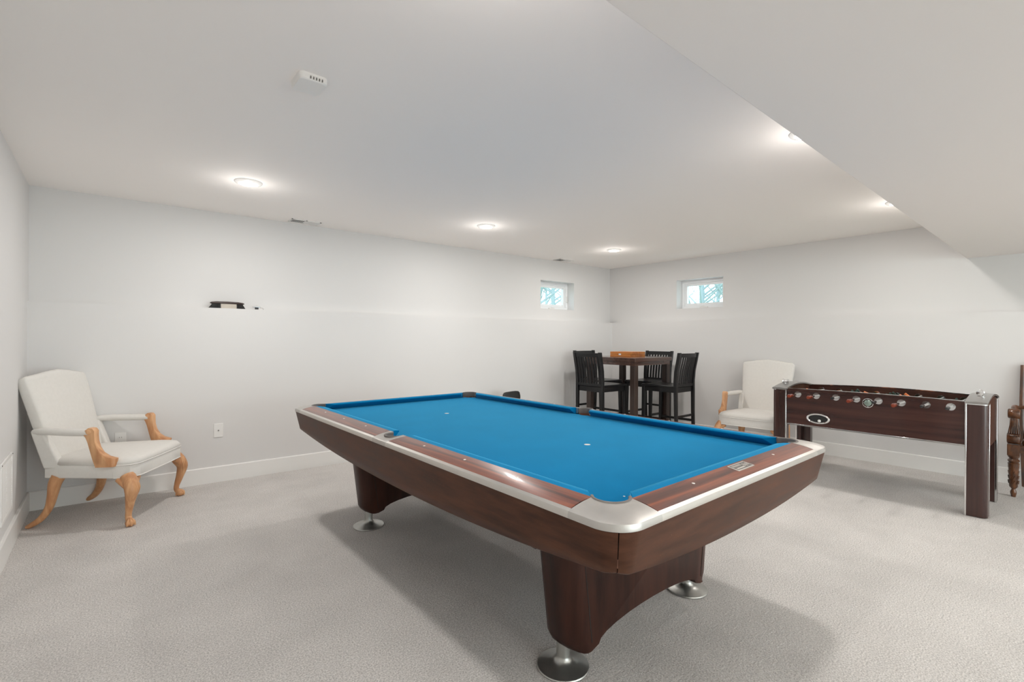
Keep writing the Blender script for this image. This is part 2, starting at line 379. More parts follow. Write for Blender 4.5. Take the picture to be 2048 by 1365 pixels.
# window 2 runs along +y; outward is +x which is local -y for ux=(0,1)
window('window_2', (right_up(W2Y[0]), W2Y[0]), (-.0159, 1), -1, W2Y[1]-W2Y[0])

# outside
struct(MB().box(-30, 60, 5.75, 70, 1.2, 1.3), 'ground_outside_back', M['grass'])
struct(MB().box(7.4, 60, -40, 5.75, 1.2, 1.3), 'ground_outside_right', M['grass'])
def tree(loc, h, seed):
    rnd = random.Random(seed)
    root = thing('bare_tree', 'bare leafless tree standing outside beyond the small basement windows', 'tree', loc, 0, 'bare trees outside the windows')
    lean = rnd.uniform(-.3, .3); r0 = rnd.uniform(.08, .15)
    build(MB().tube([(0, 0, -.1), (lean*.3, 0, h*.35), (lean, lean*.5, h)], [r0, r0*.7, r0*.2], 8, 4), 'trunk', M['bark'], root)
    mb = MB()
    for k in range(30):
        z = h*rnd.uniform(.08, .9); a = rnd.uniform(0, 2*PI); l = rnd.uniform(.8, 2.4)
        x0 = lean*z/h
        p1 = (x0+math.cos(a)*l*.6, math.sin(a)*l*.6, z+l*.45); p2 = (x0+math.cos(a)*l, math.sin(a)*l, z+l*1.1)
        mb.tube([(x0, lean*.5*z/h, z), p1, p2], [r0*.32, r0*.2, r0*.06], 5, 2)
        for q in range(3):
            b = a+rnd.uniform(-1, 1); mb.tube([p1, (p1[0]+math.cos(b)*.6, p1[1]+math.sin(b)*.6, p1[2]+rnd.uniform(.1, .9))], [r0*.13, r0*.04], 4)
    build(mb, 'branches', M['bark'], root)
for k in range(5):
    d = 11+5*k; u = .93+.035*((k*2) % 5)
    tree((d*u, d, 1.3), random.uniform(6, 9), 20+k)
for k in range(5):
    d = 12+5*k; u = .47+.035*((k*2) % 5)
    tree((d, d*u, 1.3), random.uniform(6, 9), 50+k)

# ------------------------------------------------------------------ ceiling fixtures
def downlight(x, y, label, group):
    t = thing('recessed_light', label, 'light', (x, y, CEIL), 0, group)
    build(MB().lathe([(.066, -.001), (.066, -.016), (.088, -.010), (.094, -.004), (.094, 0), (.066, 0)], n=40, caps=False), 'trim_ring', M['white'], t)
    build(MB().lathe([(.0001, -.018), (.040, -.0175), (.066, -.014), (.066, -.002)], n=40, caps=False), 'diffuser', M['diff'], t)
    return t
downlight(*LAMPS_SEEN[0], 'lit round recessed light in the ceiling above the ivory armchair by the wall vent', 'round recessed ceiling lights')
downlight(*LAMPS_SEEN[1], 'lit round recessed light in the ceiling, middle of the row of three', 'round recessed ceiling lights')
downlight(*LAMPS_SEEN[2], 'lit round recessed light in the ceiling nearest the corner with the pub table', 'round recessed ceiling lights')
for (x, y), lb in zip(LAMPS_EDGE, ('recessed light half hidden by the soffit edge, at the middle of the ceiling', 'recessed light half hidden by the soffit edge, close to the window wall')):
    downlight(x, y, lb, 'round recessed ceiling lights')
for (x, y) in LAMPS_UNSEEN: downlight(x, y, 'unseen recessed light, one of a set mostly added as fill', 'recessed lights behind the camera')

def vent(x0, x1, y0, y1, label):
    t = thing('ceiling_vent', label, 'vent', (0, 0, CEIL), 0, 'ceiling air vents')
    f = .012; xm = (x0+x1)/2
    mb = MB().box(x0, x1, y0, y0+f, -.006, 0).box(x0, x1, y1-f, y1, -.006, 0).box(x0, x0+f, y0, y1, -.006, 0).box(x1-f, x1, y0, y1, -.006, 0).box(xm-f/2, xm+f/2, y0, y1, -.006, 0)
    build(mb, 'frame', M['white'], t)
    build(MB().box(x0+.004, x1-.004, y0+.004, y1-.004, -.001, -.0001), 'duct_opening', M['dark'], t)
    for a, b, tilt, nm in ((x0+f, xm-f/2, 1, 'louvre_bank'), (xm+f/2, x1-f, -1, 'louvre_bank')):
        mb = MB(); n = 8
        for k in range(n):
            c = a+(b-a)*(k+.5)/n; w = (b-a)/n*.72
            mb.prism([(c-w/2*tilt, -.0062), (c+w/2*tilt, -.0022), (c+w/2*tilt+.0008, -.0028), (c-w/2*tilt+.0008, -.0068)], y0+f, y1-f, 'y')
        build(mb, nm, M['white'], t)
vent(1.36, 1.64, 4.94, 5.08, 'small white ceiling vent near the long wall, above the brush on the ledge')
vent(4.97, 5.25, 4.85, 4.99, 'small white ceiling vent in the corner above the window on the long wall')

# square sensor on the ceiling
t = thing('ceiling_sensor', 'white rounded square sensor with slots on the ceiling above the pool table', 'sensor', (.695, 2.262, CEIL))
def rrect(hx, hy, r, n=6):
    p = []
    for cx, cy, a in ((hx-r, hy-r, 0), (-hx+r, hy-r, 90), (-hx+r, -hy+r, 180), (hx-r, -hy+r, 270)): p += arc(cx, cy, r, a, a+90, n)
    return p
mb = MB(); rings = []
for s_, z in ((1, 0), (1, -.016), (.965, -.026), (.90, -.030)): rings.append([(a*s_, b*s_, z) for a, b in rrect(.062, .072, .022)])
mb.loft(rings); build(mb, 'housing', M['white'], t)
mb = MB()
for k in range(5): mb.box(-.018+k*.0125, -.013+k*.0125, -.0735, -.066, -.024, -.013)
build(mb, 'slots', M['slot'], t)

# ------------------------------------------------------------------ wall fixtures
def plate(x, z, label, kind):
    y = back_lo(x)
    t = thing('wall_plate', label, 'wall plate', (x, y, z), math.atan2(-.0295, 1))
    build(MB().box(-.037, .037, -.006, .0, -.062, .062), 'cover', M['white'], t, bevel=.0025)
    if kind == 'coax':
        build(MB().lathe([(.0052, -.012), (.0052, -.006)], ax='y', n=16), 'connector', M['slot'], t)
        for zz_ in (.045, -.045): build(MB().lathe([(.003, -.007), (.003, -.0055)], (0, 0, zz_), 'y', 10), 'screw', M['white'], t)
    else:
        for s_ in (-1, 1):
            r = build(MB().box(-.017, .017, -.0085, -.006, s_*.02-.014, s_*.02+.014), 'receptacle', M['white'], t, bevel=.002)
            build(MB().box(-.008, -.0055, -.009, -.0084, s_*.02-.004, s_*.02+.006).box(.0055, .008, -.009, -.0084, s_*.02-.004, s_*.02+.006), 'slots', M['slot'], r)
plate(.766, .467, 'white wall plate with a small black cable jack in its middle', 'coax')
plate(.077, .467, 'white outlet plate low on the wall behind the arm of the ivory armchair', 'outlet')

# return grille on the left wall
t = thing('return_grille', 'white louvred return air grille low on the side wall', 'vent', (XL, 4.105, .41))
gw, gh = .205, .178
mb = MB()
for a, b, c, d in ((-gw, gw, gh-.022, gh), (-gw, gw, -gh, -gh+.022), (-gw, -gw+.022, -gh+.022, gh-.022), (gw-.022, gw, -gh+.022, gh-.022)): mb.box(0, .010, a, b, c, d)
mb.box(0, .008, -.004, .004, -gh+.02, gh-.02)
build(mb, 'frame', M['white'], t, bevel=.003)
build(MB().box(.0002, .001, -gw+.01, gw-.01, -gh+.01, gh-.01), 'backing', M['slot'], t)
mb = MB()
for k in range(24):
    z = -gh+.026+k*(2*gh-.052)/23
    mb.prism([(.002, z+.006), (.0085, z-.003), (.0085, z-.0045), (.002, z+.0045)], -gw+.02, gw-.02, 'y')
build(mb, 'louvres', M['white'], t)
for s_ in (-1, 1): build(MB().lathe([(.004, 0), (.004, .0025)], (.010, s_*(gw-.011), gh-.011), 'x', 10), 'screw', M['slot'], t)

# ------------------------------------------------------------------ things on the ledge
def brush():
    x0 = .842; y0 = back_lo(x0)+.045
    t = thing('table_brush', 'dark wooden pool table brush with black and white bristles on the wall ledge', 'brush', (x0, y0, LEDGE), math.atan2(-.0295, 1))
    L2 = .125
    rings = []
    for a, w, z0, z1 in ((-L2-.012, .010, .044, .050), (-L2, .022, .040, .054), (-L2*.7, .026, .039, .058), (0, .027, .039, .0595), (L2*.7, .026, .039, .058), (L2, .022, .040, .054), (L2+.012, .010, .044, .050)):
        zc, hh = (z0+z1)/2+.001, (z1-z0)/2*1.35
        rings.append([(a, w*math.cos(q), zc+hh*math.sin(q)*(1.15 if math.sin(q) > 0 else 1)) for q in [2*PI*k/16 for k in range(16)]])
    build(MB().loft(rings), 'handle', M['brushwood'], t)
    def bris(a, b, fa, fb, m, nm):
        mb = MB(); n = 40
        mb.loft([[(a, -.020, .041), (b, -.020, .041), (b, .020, .041), (a, .020, .041)], [(a-fa, -.026, .001), (b+fb, -.026, .001), (b+fb, .026, .001), (a-fa, .026, .001)]])
        for k in range(n):
            u = (k+.5)/n; xt = a+(b-a)*u; xb2 = (a-fa)+((b+fb)-(a-fa))*u
            mb.bar((xt, -.0205, .040), (xb2, -.0270, .0005), .0022, .0016)
        build(mb, nm, m, t, label={'bristle_w': 'white middle bristles'}.get(nm))
    bris(-L2+.005, -.055, .028, .002, M['bristle_b'], 'black_bristles')
    bris(-.055, .072, .002, .002, M['bristle_w'], 'white_bristles')
    bris(.072, L2-.003, .002, .022, M['bristle_b'], 'black_bristles')
brush()
x0 = 1.09; y0 = back_lo(x0)+.035
t = thing('cue_tool', 'small black and chrome cue tool beside the brush on the wall ledge', 'tool', (x0, y0, LEDGE), math.atan2(-.0295, 1))
build(MB().box(-.022, .008, -.010, .010, 0, .020), 'base', M['blackp'], t, bevel=.002)
build(MB().lathe([(.004, -.036), (.0065, -.034), (.0065, .026), (.004, .028)], (-.004, 0, .026), 'x', 14).lathe([(.009, -.012), (.009, .010)], (-.006, 0, .026), 'x', 14), 'barrel', M['chrome'], t)
build(MB().tube([(.004, 0, .018), (.03, 0, .017), (.047, 0, .014), (.048, 0, .002)], [.0022, .0022, .0022, .003], 8, 3), 'lever', M['chrome'], t)

# ------------------------------------------------------------------ pool table
PX, PY, HX, HY = 1.855, 2.267, .821, 1.486
pool = thing('pool_table', 'large pool table with blue felt, rosewood rails and aluminium corners', 'pool table', (PX, PY, 0))
RW = .108                         # rail width to the cloth
PC, PR = .158, .061               # pocket centre inset and lip radius
NOSE = .160
ZB_ = .772                        # cloth level
def zs(a):                        # the rail top slopes down to the outside
    t = max(0, min(1, a/RW)); return .7965+.0195*t+.003*math.sin(PI*t)
SX = [(-1, -1), (1, -1), (1, 1), (-1, 1)]
# bed
def bed():
    ix, iy = HX-RW-.01, HY-RW-.01
    c = .120
    pts = []
    def P(sx, sy, lst): return [(sx*(HX-a), sy*(HY-b)) for a, b in lst]
    nt = [(c+.052*math.cos(math.radians(a)), c+.052*math.sin(math.radians(a))) for a in range(-60, 151, 15)]
    base = [(RW+.01, .22)]+nt[::-1]+[(.22, RW+.01)]
    # left side going down(-y): corner (-,-) first
    pts += P(-1, -1, base)
    pts += P(1, -1, base)[::-1]
    pts += [(HX-RW-.01, -.07)]+[(HX-.078-.050*math.cos(math.radians(a)), .050*math.sin(math.radians(a))) for a in range(-50, 51, 10)]+[(HX-RW-.01, .07)]
    pts += P(1, 1, base)
    pts += P(-1, 1, base)[::-1]
    pts += [(-(HX-RW-.01), .07)]+[(-(HX-.078)+.050*math.cos(math.radians(a)), .050*math.sin(math.radians(a))) for a in range(50, -51, -10)]+[(-(HX-RW-.01), -.07)]
    b = build(MB().prism(pts, ZB_-.028, ZB_), 'bed_cloth', M['felt'], pool)
    for yy in (-.667, .667):
        build(MB().lathe([(.016, ZB_+.0001), (.016, ZB_+.0006), (.0001, ZB_+.0007)], (-.004, yy*.985, 0), n=24), 'spot', M['spot'], b, label='pale paper spot on the cloth')
    build(MB().lathe([(.004, ZB_+.0001), (.004, ZB_+.0006)], (-.52, -1.27, 0), n=8), 'chalk_mark', M['spot'], b)
bed()
# rails: u along, v across from outer edge
def zrail(v): return zs(.014+(RW-.014)*v)
def rail(kind, s, e0, e1):
    """kind 'long': along y at x=s*HX between y e0..e1; 'short': along x at y=s*HY"""
    # e: ('corner', sign) or ('side', sign): returns end coordinate for the across inset a
    def end(e, a):
        k, sg = e
        H = HY if kind == 'long' else HX
        if k == 'corner': return sg*(H-(.193+.004*math.sin(PI*min(1, a/RW))))
        return sg*(.076+.011*min(1, a/RW))
    rows = []
    A = [.014+(RW-.014)*i/8 for i in range(9)]
    nL = 24
    def pt(a, t, z): return (s*(HX-a), t, z) if kind == 'long' else (t, s*(HY-a), z)
    for a in A:
        p, q = end(e0, a), end(e1, a); rows.append([pt(a, p+(q-p)*k/nL, zrail((a-.014)/(RW-.014))) for k in range(nL+1)])
    mb = MB().grid(rows)
    lo = [[pt(a, p, .70) for p in (end(e0, a), end(e1, a))] for a in A]
    # skirts
    mb.add([pt(A[0], end(e0, A[0]), .777), pt(A[0], end(e1, A[0]), .777), pt(A[0], end(e1, A[0]), zrail(0)), pt(A[0], end(e0, A[0]), zrail(0))], [(0, 1, 2, 3)])
    mb.add([pt(A[-1], end(e0, A[-1]), .777), pt(A[-1], end(e1, A[-1]), .777), pt(A[-1], end(e1, A[-1]), zrail(1)), pt(A[-1], end(e0, A[-1]), zrail(1))], [(0, 1, 2, 3)])
    for e in (e0, e1):
        mb.grid([[pt(a, end(e, a), z) for a in A] if z == .777 else [pt(a, end(e, a), zrail((a-.014)/(RW-.014))) for a in A] for z in (.777, 1)])
    r = build(mb, 'rail', M['rose_y'] if kind == 'long' else M['rose_x'], pool)
    # sights
    p, q = end(e0, .08), end(e1, .08)
    for k in range(3):
        if kind == 'long':
            t0 = (k+1)*.3265*(1 if (p+q) > 0 else -1)
        else: t0 = (-1+k)*.3265
        mb = MB(); z = zs(.074)+.0002
        mb.lathe([(.0058, -.001), (.0054, .0006)], (*pt(.074, t0, z)[:2], z), n=14); build(mb, 'sight', M['white_s'], r, label='round pearl sight inlay')
    # trim strip outside
    def prof(t): return [pt(0, t, .776), pt(0, t, .7885), pt(.0035, t, .7960), pt(.0155, t, zs(.0155)+.0006), pt(.0155, t, .776), pt(.004, t, .776)]
    build(MB().loft([prof(end(e0, 0)), prof(end(e1, 0))]), 'rail_trim', M['alu'], pool, label='bright aluminium edge strip of the rail')
    # cushion
    def cend(e, a):
        k, sg = e; H = HY if kind == 'long' else HX
        f = (a-RW)/(NOSE-RW)
        if k == 'corner': return sg*(H-(.197+.058*f))
        return sg*(.072+.016*f)
    def cp(e): return [pt(a, cend(e, max(a, RW)), z) for a, z in ((RW-.001, .8155), (RW+.025, .8165), (NOSE-.004, .8130), (NOSE, .8085), (NOSE-.004, .8040), (NOSE-.040, ZB_), (RW-.001, ZB_))]
    build(MB().loft([cp(e0), cp(e1)]), 'cushion', M['felt'], pool, smooth=60, bevel=.002)
for s in (-1, 1):
    rail('long', s, ('corner', -1), ('side', -1)); rail('long', s, ('side', 1), ('corner', 1)); rail('short', s, ('corner', -1), ('corner', 1))
# castings
def corner_casting(sx, sy):
    R = .10; n = 26
    outer = [(0, .193), (0, .165), (0, .135)]+[(R-R*math.cos(math.radians(a)), R-R*math.sin(math.radians(a))) for a in [90*k/20 for k in range(21)]]+[(.135, 0), (.165, 0), (.193, 0)]
    a0, a1 = 143, 307
    N_ = len(outer)
    inner = [(PC+PR*math.cos(math.radians(a0+(a1-a0)*k/(N_-1))), PC+PR*math.sin(math.radians(a0+(a1-a0)*k/(N_-1)))) for k in range(N_)]
    inner[0] = (RW, .193); inner[-1] = (.193, RW)
    def P(f, z): return [(sx*(HX-(p[0]*(1-f)+q[0]*f)), sy*(HY-(p[1]*(1-f)+q[1]*f)), z) for p, q in zip(outer, inner)]
    rows = [P(0, .776), P(0, .7885), P(.03, .7962)]+[P(f, zs(RW*f)) for f in (.12, .25, .4, .55, .7, .85, 1.0)]+[P(1.0, .776)]
    mb = MB().grid(rows)
    for e in (0, -1): mb.add([r[e] for r in rows], [tuple(range(len(rows)))])
    return build(mb, 'corner_casting', M['cast'], pool, label='satin cast metal corner around the pocket', smooth=40)
def pocket(cx, cy, a0, a1, r, zt=.8185):
    """lip ring open towards the table, cup below"""
    mb = MB(); n = 26; rings = []
    for k in range(n+1):
        a = math.radians(a0+(a1-a0)*k/n); ca, sa = math.cos(a), math.sin(a)
        rings.append([(cx+ca*rr, cy+sa*rr, z) for rr, z in ((r+.003, zt-.018), (r+.0035, zt-.002), (r+.001, zt), (r-.004, zt), (r-.007, zt-.003), (r-.007, zt-.040))])
    mb.loft(rings); p = build(mb, 'pocket_lip', M['rubber'], pool)
    mb = MB(); rows = []
    for z, rr in ((.79, r-.004), (ZB_-.012, r-.003), (.66, r-.006), (.60, r-.02), (.592, .004)):
        rows.append([(cx+rr*math.cos(2*PI*k/32), cy+rr*math.sin(2*PI*k/32), z) for k in range(33)])
    # the upper band only spans the lip arc
    full = rows[1:]; mb.grid(full)
    arcrow = []
    for z in (zt-.008, ZB_-.012):
        arcrow.append([(cx+(r-.0035)*math.cos(math.radians(a0+(a1-a0)*k/n)), cy+(r-.0035)*math.sin(math.radians(a0+(a1-a0)*k/n)), z) for k in range(n+1)])
    mb.grid(arcrow)
    build(mb, 'pocket_cup', M['leather'], pool, label='brown leather pocket liner')
for sx, sy in SX:
    corner_casting(sx, sy)
    # arc facing the outer corner
    mid = math.degrees(math.atan2(sy, sx))
    pocket(sx*(HX-PC), sy*(HY-PC), mid-96, mid+96, PR-.001)
for s in (-1, 1):
    C, R2 = .094, .056
    inner = [(RW, -.087), (RW, -.072), (RW, -.056)]+[(C+R2*math.cos(math.radians(a)), R2*math.sin(math.radians(a))) for a in [285-210*k/20 for k in range(21)]]+[(RW, .056), (RW, .072), (RW, .087)]
    n = len(inner); outer = [(0, -.076+.152*k/(n-1)) for k in range(n)]
    def P(f, z=None, a_=None):
        out = []
        for p, q in zip(outer, inner):
            a = p[0]*(1-f)+q[0]*f; b = p[1]*(1-f)+q[1]*f; out.append((s*(HX-a), b, zs(a)+.0004 if z is None else z))
        return out
    rows = [P(0, .776), P(0, .7885), P(.03, .7962)]+[P(f) for f in (.12, .25, .4, .55, .7, .85, 1.0)]+[P(1.0, .776)]
    mb = MB().grid(rows)
    for e in (0, -1): mb.add([r[e] for r in rows], [tuple(range(len(rows)))])
    build(mb, 'side_casting', M['cast'], pool, label='satin cast metal plate around the side pocket', smooth=40)
    mid = 0 if s > 0 else 180
    pocket(s*(HX-C), 0, mid-104, mid+104, R2-.001, .8145)
# nameplate
NPT = math.atan2(zs(.095)-zs(.050), .045)
np_ = build(MB().box(-.066, .066, -.024, .024, -.002, .0012), 'name_plate', M['alu'], pool, bevel=.0008, label='small engraved metal maker plate on the rail')
np_.location = (.025, -HY+.073, zs(.073)+.0008); np_.rotation_euler = (NPT, 0, 0)
build(MB().box(-.061, .061, -.019, .019, .0009, .0013), 'plate_field', M['slot'], np_)
mb = MB(); rnd = random.Random(3)
for k in range(9): mb.box(.016+k*.005, .019+k*.005, -.013+rnd.uniform(0, .01), .003+rnd.uniform(0, .012), .0013, .0017)
for k in range(12): mb.box(-.054+k*.0055, -.0505+k*.0055, .003, .014, .0013, .0017)
mb.box(-.052, .008, -.014, -.006, .0013, .0017)
build(mb, 'engraving', M['alu'], np_)
# apron panels
def perim(s0, s1, n_c=10, n_s=30):
    pass
def apron(kind, s):
    R = .10
    pts = []   # (x,y, nx,ny, along)
    if kind == 'long':
        H, G = HY, HX
    else: H, G = HX, HY
    g = math.degrees(.0016/R)
    for a in [45-g-(45-g)*k/8 for k in range(9)]:     # first half corner at along=-H
        a_ = math.radians(a); pts.append((G-R+R*math.cos(a_), -(H-R+R*math.sin(a_)), math.cos(a_), -math.sin(a_)))
    for k in range(1, 40): pts.append((G, -(H-R)+2*(H-R)*k/40, 1, 0))
    for a in [(45-g)*k/8 for k in range(9)]:
        a_ = math.radians(a); pts.append((G-R+R*math.cos(a_), (H-R+R*math.sin(a_)), math.cos(a_), math.sin(a_)))
    def zb(t):
        u = min(1, abs(t)/H)
        return (.562+.086*u**2.2) if kind == 'long' else (.587+.061*u**2.2)
    rows = []
    for j in range(9):
        f = j/8; row = []
        for gx, t, ng, nt in pts:
            z1 = .7735; z0 = zb(t); z = z1+(z0-z1)*f
            ins = .004+.23*(z1-z)
            if j == 8: ins += .012; z -= .0
            if j == 7: z = z0+.010; ins = .004+.23*(z1-z)
            q = (gx-ng*ins, t-nt*ins)
            row.append((s*q[0], q[1], z) if kind == 'long' else (q[1], s*q[0], z))
        rows.append(row)
    rows.append([((p[0]-s*.03, p[1], p[2]+.004) if kind == 'long' else (p[0], p[1]-s*.03, p[2]+.004)) for p in rows[-1]])
    build(MB().grid(rows), 'apron_panel', M['apron'], pool, smooth=50)
for s in (-1, 1): apron('long', s); apron('short', s)
build(MB().box(-HX+.11, HX-.11, -HY+.11, HY-.11, .655, .743), 'slate_frame', M['leg_lam'], pool)
mb = MB().box(-HX+.10, HX-.10, -1.05, 1.05, .575, .655)
build(mb, 'underframe', M['leg_lam'], pool)
# dark corner filler behind seams
for sx, sy in SX: build(MB().lathe([(.05, .69), (.05, .772)], (sx*(HX-.085), sy*(HY-.085), 0), n=16), 'corner_block', M['dark'], pool)
# pedestals
def pedestal(s):
    yc = s*.955; hw = .100
    xo_t, xo_b = .555, .492; xc = -.022          # half span at the top and bottom
    # front silhouette (x,z)
    def sil(f):                       # f shrinks for the rounded ends
        pts = [(xo_t-f, .60), (xo_b+.004-f, .150), (xo_b-.010-f, .124), (xo_b-.032-f*.45, .112), (.405, .112), (.365, .124)]
        for k in range(1, 12):
            t = k/12; x = .365*math.cos(PI*t); pts.append((x, .124+.062*math.sin(PI*t)**.9))
        pts += [(-.365, .124), (-.405, .112), (-(xo_b-.032-f*.45), .112), (-(xo_b-.010-f), .124), (-(xo_b+.004-f), .150), (-(xo_t-f), .60)]
        return pts
    rings = []
    for dy, f in ((-hw, .070), (-hw+.010, .040), (-hw+.030, .016), (-hw+.058, .003), (0, 0), (hw-.058, .003), (hw-.030, .016), (hw-.010, .040), (hw, .070)):
        rings.append([(x+xc, yc+dy, z-(.010 if z < .3 else 0)) for x, z in sil(f)])
    p = build(MB().loft(rings), 'pedestal', M['leg_lam'], pool, smooth=50)
    for sx in (-1, 1):
        x = sx*.464; y = yc+s*(-.035)*-1
        y = s*(.935)
        prof = [(.0001, 0), (.103, 0), (.1045, .004), (.102, .008), (.088, .012), (.066, .0165), (.047, .022), (.036, .029), (.029, .038), (.0265, .047), (.0265, .125), (.0001, .125)]
        build(MB().lathe(prof, (x, y, 0), n=44), 'levelling_foot', M['footm'], p, label='round grey metal levelling foot')
    for sx in (-1, 1):
        build(MB().bar((xc+sx*(xo_t-.085), yc-hw, .60), (xc+sx*(xo_b-.085), yc-hw, .135), .0025, .003), 'seam', M['dark'], p)
for s in (-1, 1): pedestal(s)

# ------------------------------------------------------------------ ivory armchairs
def superell(w, t, n=28, e=.45):
    out = []
    for k in range(n):
        a = 2*PI*k/n; c, s_ = math.cos(a), math.sin(a)
        out.append((math.copysign(abs(c)**e, c)*w, math.copysign(abs(s_)**e, s_)*t))
    return out
def make_armchair(label, loc, rz):
    t = thing('armchair', label, 'armchair', loc, rz, 'ivory upholstered armchairs')
    plan = [(-.245, -.262), (.225, -.338), (.315, -.318), (.352, -.268), (.358, -.10), (.358, .10), (.352, .268), (.315, .318), (.225, .338), (-.245, .262)]
    def ring(sc, z, pw=0.):
        cx = .06; return [(cx+(x-cx)*sc, y*sc, z) for x, y in plan]
    build(MB().loft([ring(.985, .334), ring(1, .340), ring(1, .418), ring(.99, .424)]), 'seat_rail', M['fabric'], t, bevel=.008, seg=3)
    build(MB().loft([ring(.985, .421), ring(1.004, .430), ring(1.0, .446), ring(.965, .462), ring(.86, .474), ring(.62, .484), ring(.25, .489)]), 'seat_cushion', M['fabric'], t, smooth=80)
    pl = [(.06+(x-.06)*1.004, y*1.004, .4235) for x, y in plan]
    build(MB().tube(pl[1:-1], .0045, 8), 'piping', M['piping'], t)
    pl = [(x, y, .337) for x, y in plan]; build(MB().tube(pl[1:-1], .004, 8), 'piping', M['piping'], t)
    # back
    rings = []
    N = 14
    for k in range(N+1):
        v = k/N; x = -.215-.140*v-.015*v*v; z = .40+.60*v; w = .232+.058*v**.8; th = .048+.006*math.sin(PI*v)
        sec = superell(w, th, 40, .42)
        rings.append([(x+b*math.cos(.26), a, z+b*math.sin(.26)*.9+(.032*v**4)*math.cos(PI/2*min(1, abs(a)/w))**2) for a, b in sec])
    top = rings[-1]; cx = sum(p[0] for p in top)/len(top)
    def shrink(r, sy, sx_, dz): return [(cx+(p[0]-cx)*sx_, p[1]*sy, p[2]+dz) for p in r]
    rings += [shrink(top, .99, .93, .013), shrink(top, .965, .75, .023), shrink(top, .93, .4, .029)]
    build(MB().loft(rings), 'backrest', M['fabric'], t, smooth=80)
    for s in (-1, 1):
        # upholstered arm and the upholstered strut under it at the back
        build(MB().tube([(-.30, s*.262, .655), (-.22, s*.290, .662), (-.05, s*.322, .658), (.085, s*.336, .655)], [.026, .029, .031, .029], 14, 5, sy=.82), 'armrest', M['fabric'], t, smooth=80)
        build(MB().loft([[(x, s*y, z) for x, y, z in q] for q in (
            [(-.245, .225, .40), (-.13, .225, .40), (-.13, .275, .40), (-.245, .275, .40)], [(-.31, .235, .655), (-.235, .235, .655), (-.235, .295, .655), (-.31, .295, .655)])]), 'arm_support', M['fabric'], t, bevel=.012, seg=3)
        prof = [(.050, .640), (.056, .672), (.078, .689), (.104, .686), (.119, .668), (.119, .642), (.122, .600), (.136, .556), (.162, .517), (.200, .490), (.250, .476), (.240, .420), (.128, .420), (.108, .470), (.090, .530), (.074, .590), (.062, .622)]
        # rounded wooden post
        cxp = sum(p[0] for p in prof)/len(prof); rg = []
        def off(p, q): return (p[0]*(1-q)+cxp*q, p[1])
        for dy, q in ((-.024, .18), (-.019, .05), (-.010, 0), (.010, 0), (.019, .05), (.024, .18)):
            rg.append([(off(p, q)[0], s*.337+dy, p[1]) for p in prof])
        post = build(MB().loft(rg), 'arm_post', M['beech'], t, smooth=60)
        build(MB().lathe([(.003, -.029), (.012, -.0285), (.016, -.026), (.019, -.022), (.019, .022), (.016, .026), (.012, .0285), (.003, .029)], (.085, s*.337, .662), 'y', 18), 'scroll', M['beech'], post)
        # cabriole front leg
        lg = MB().tube([(.290, s*.300, .345), (.318, s*.318, .300), (.335, s*.334, .245), (.322, s*.326, .170), (.305, s*.312, .095), (.303, s*.312, .060), (.315, s*.322, .036)], [.044, .046, .040, .028, .0195, .019, .022], 16, 5)
        lg.ball((.322, s*.328, .024), .0285, 14, .85)
        for a in (-50, 0, 50, 180):
            q = math.radians(a)+(math.radians(45)*s)
            lg.tube([(.308, s*.316, .058), (.322+.023*math.cos(q), s*.328+.023*math.sin(q), .036), (.322+.030*math.cos(q), s*.328+.030*math.sin(q), .008)], [.008, .0085, .005], 8, 3)
        # carved shell ridges on the knee
        for k in range(-2, 3):
            yy = s*(.318)+k*.012
            lg.tube([(.352-.004*abs(k), yy, .315), (.374-.006*abs(k), yy, .262), (.352-.003*abs(k), s*.322+k*.006, .190)], [.005, .0065, .003], 6, 3)
        lg.tube([(.245, s*.322, .325), (.275, s*.332, .302), (.300, s*.336, .270)], [.020, .020, .014], 10, 3)
        lg.tube([(.322, s*.245, .325), (.330, s*.275, .302), (.334, s*.300, .270)], [.020, .020, .014], 10, 3)
        build(lg, 'leg', M['beech'], t, smooth=70)
        build(MB().tube([(-.175, s*.235, .345), (-.195, s*.243, .290), (-.205, s*.250, .210), (-.222, s*.256, .130), (-.262, s*.264, .062), (-.318, s*.272, .020), (-.345, s*.276, .010)], [.052, .046, .036, .030, .026, .021, .012], 14, 5, sy=.8), 'leg', M['beech'], t, smooth=70)
    return t
arm1 = make_armchair('ivory armchair with carved wooden legs in the corner beside the white wall grille', (.010, 4.684, 0), math.radians(-31.1))
dup(arm1, (5.80, 2.445, 0), math.radians(185), 'ivory armchair with wooden arms by the window wall, partly behind the foosball table')

# ------------------------------------------------------------------ pub table, box and chairs
tb = thing('pub_table', 'tall square dark brown pub table in the corner between four black chairs', 'table', (5.325, 3.925, 0))
Q = .405
build(MB().box(-Q, Q, -Q, Q, 1.032, 1.080), 'tabletop', M['tabletop'], tb, bevel=.004)
mb = MB(); q = Q-.018
for a in ((-q, q, -q, -q+.02), (-q, q, q-.02, q), (-q, -q+.02, -q+.02, q-.02), (q-.02, q, -q+.02, q-.02)): mb.box(*a, .985, 1.033)
build(mb, 'table_apron', M['tabletop'], tb)
for sx, sy in SX: build(MB().box(sx*(Q-.018), sx*(Q-.090), sy*(Q-.018), sy*(Q-.090), 0, .986), 'leg', M['espresso'], tb, bevel=.003)
for s in (-1, 1):
    build(MB().box(-Q+.08, Q-.08, s*(Q-.045)-.012, s*(Q-.045)+.012, .22, .26), 'stretcher', M['espresso'], tb)
    build(MB().box(s*(Q-.045)-.012, s*(Q-.045)+.012, -Q+.08, Q-.08, .22, .26), 'stretcher', M['espresso'], tb)
gb = thing('game_box', 'flat orange wooden game box lying on the tall pub table', 'box', (5.385, 3.975, 1.080), 0)
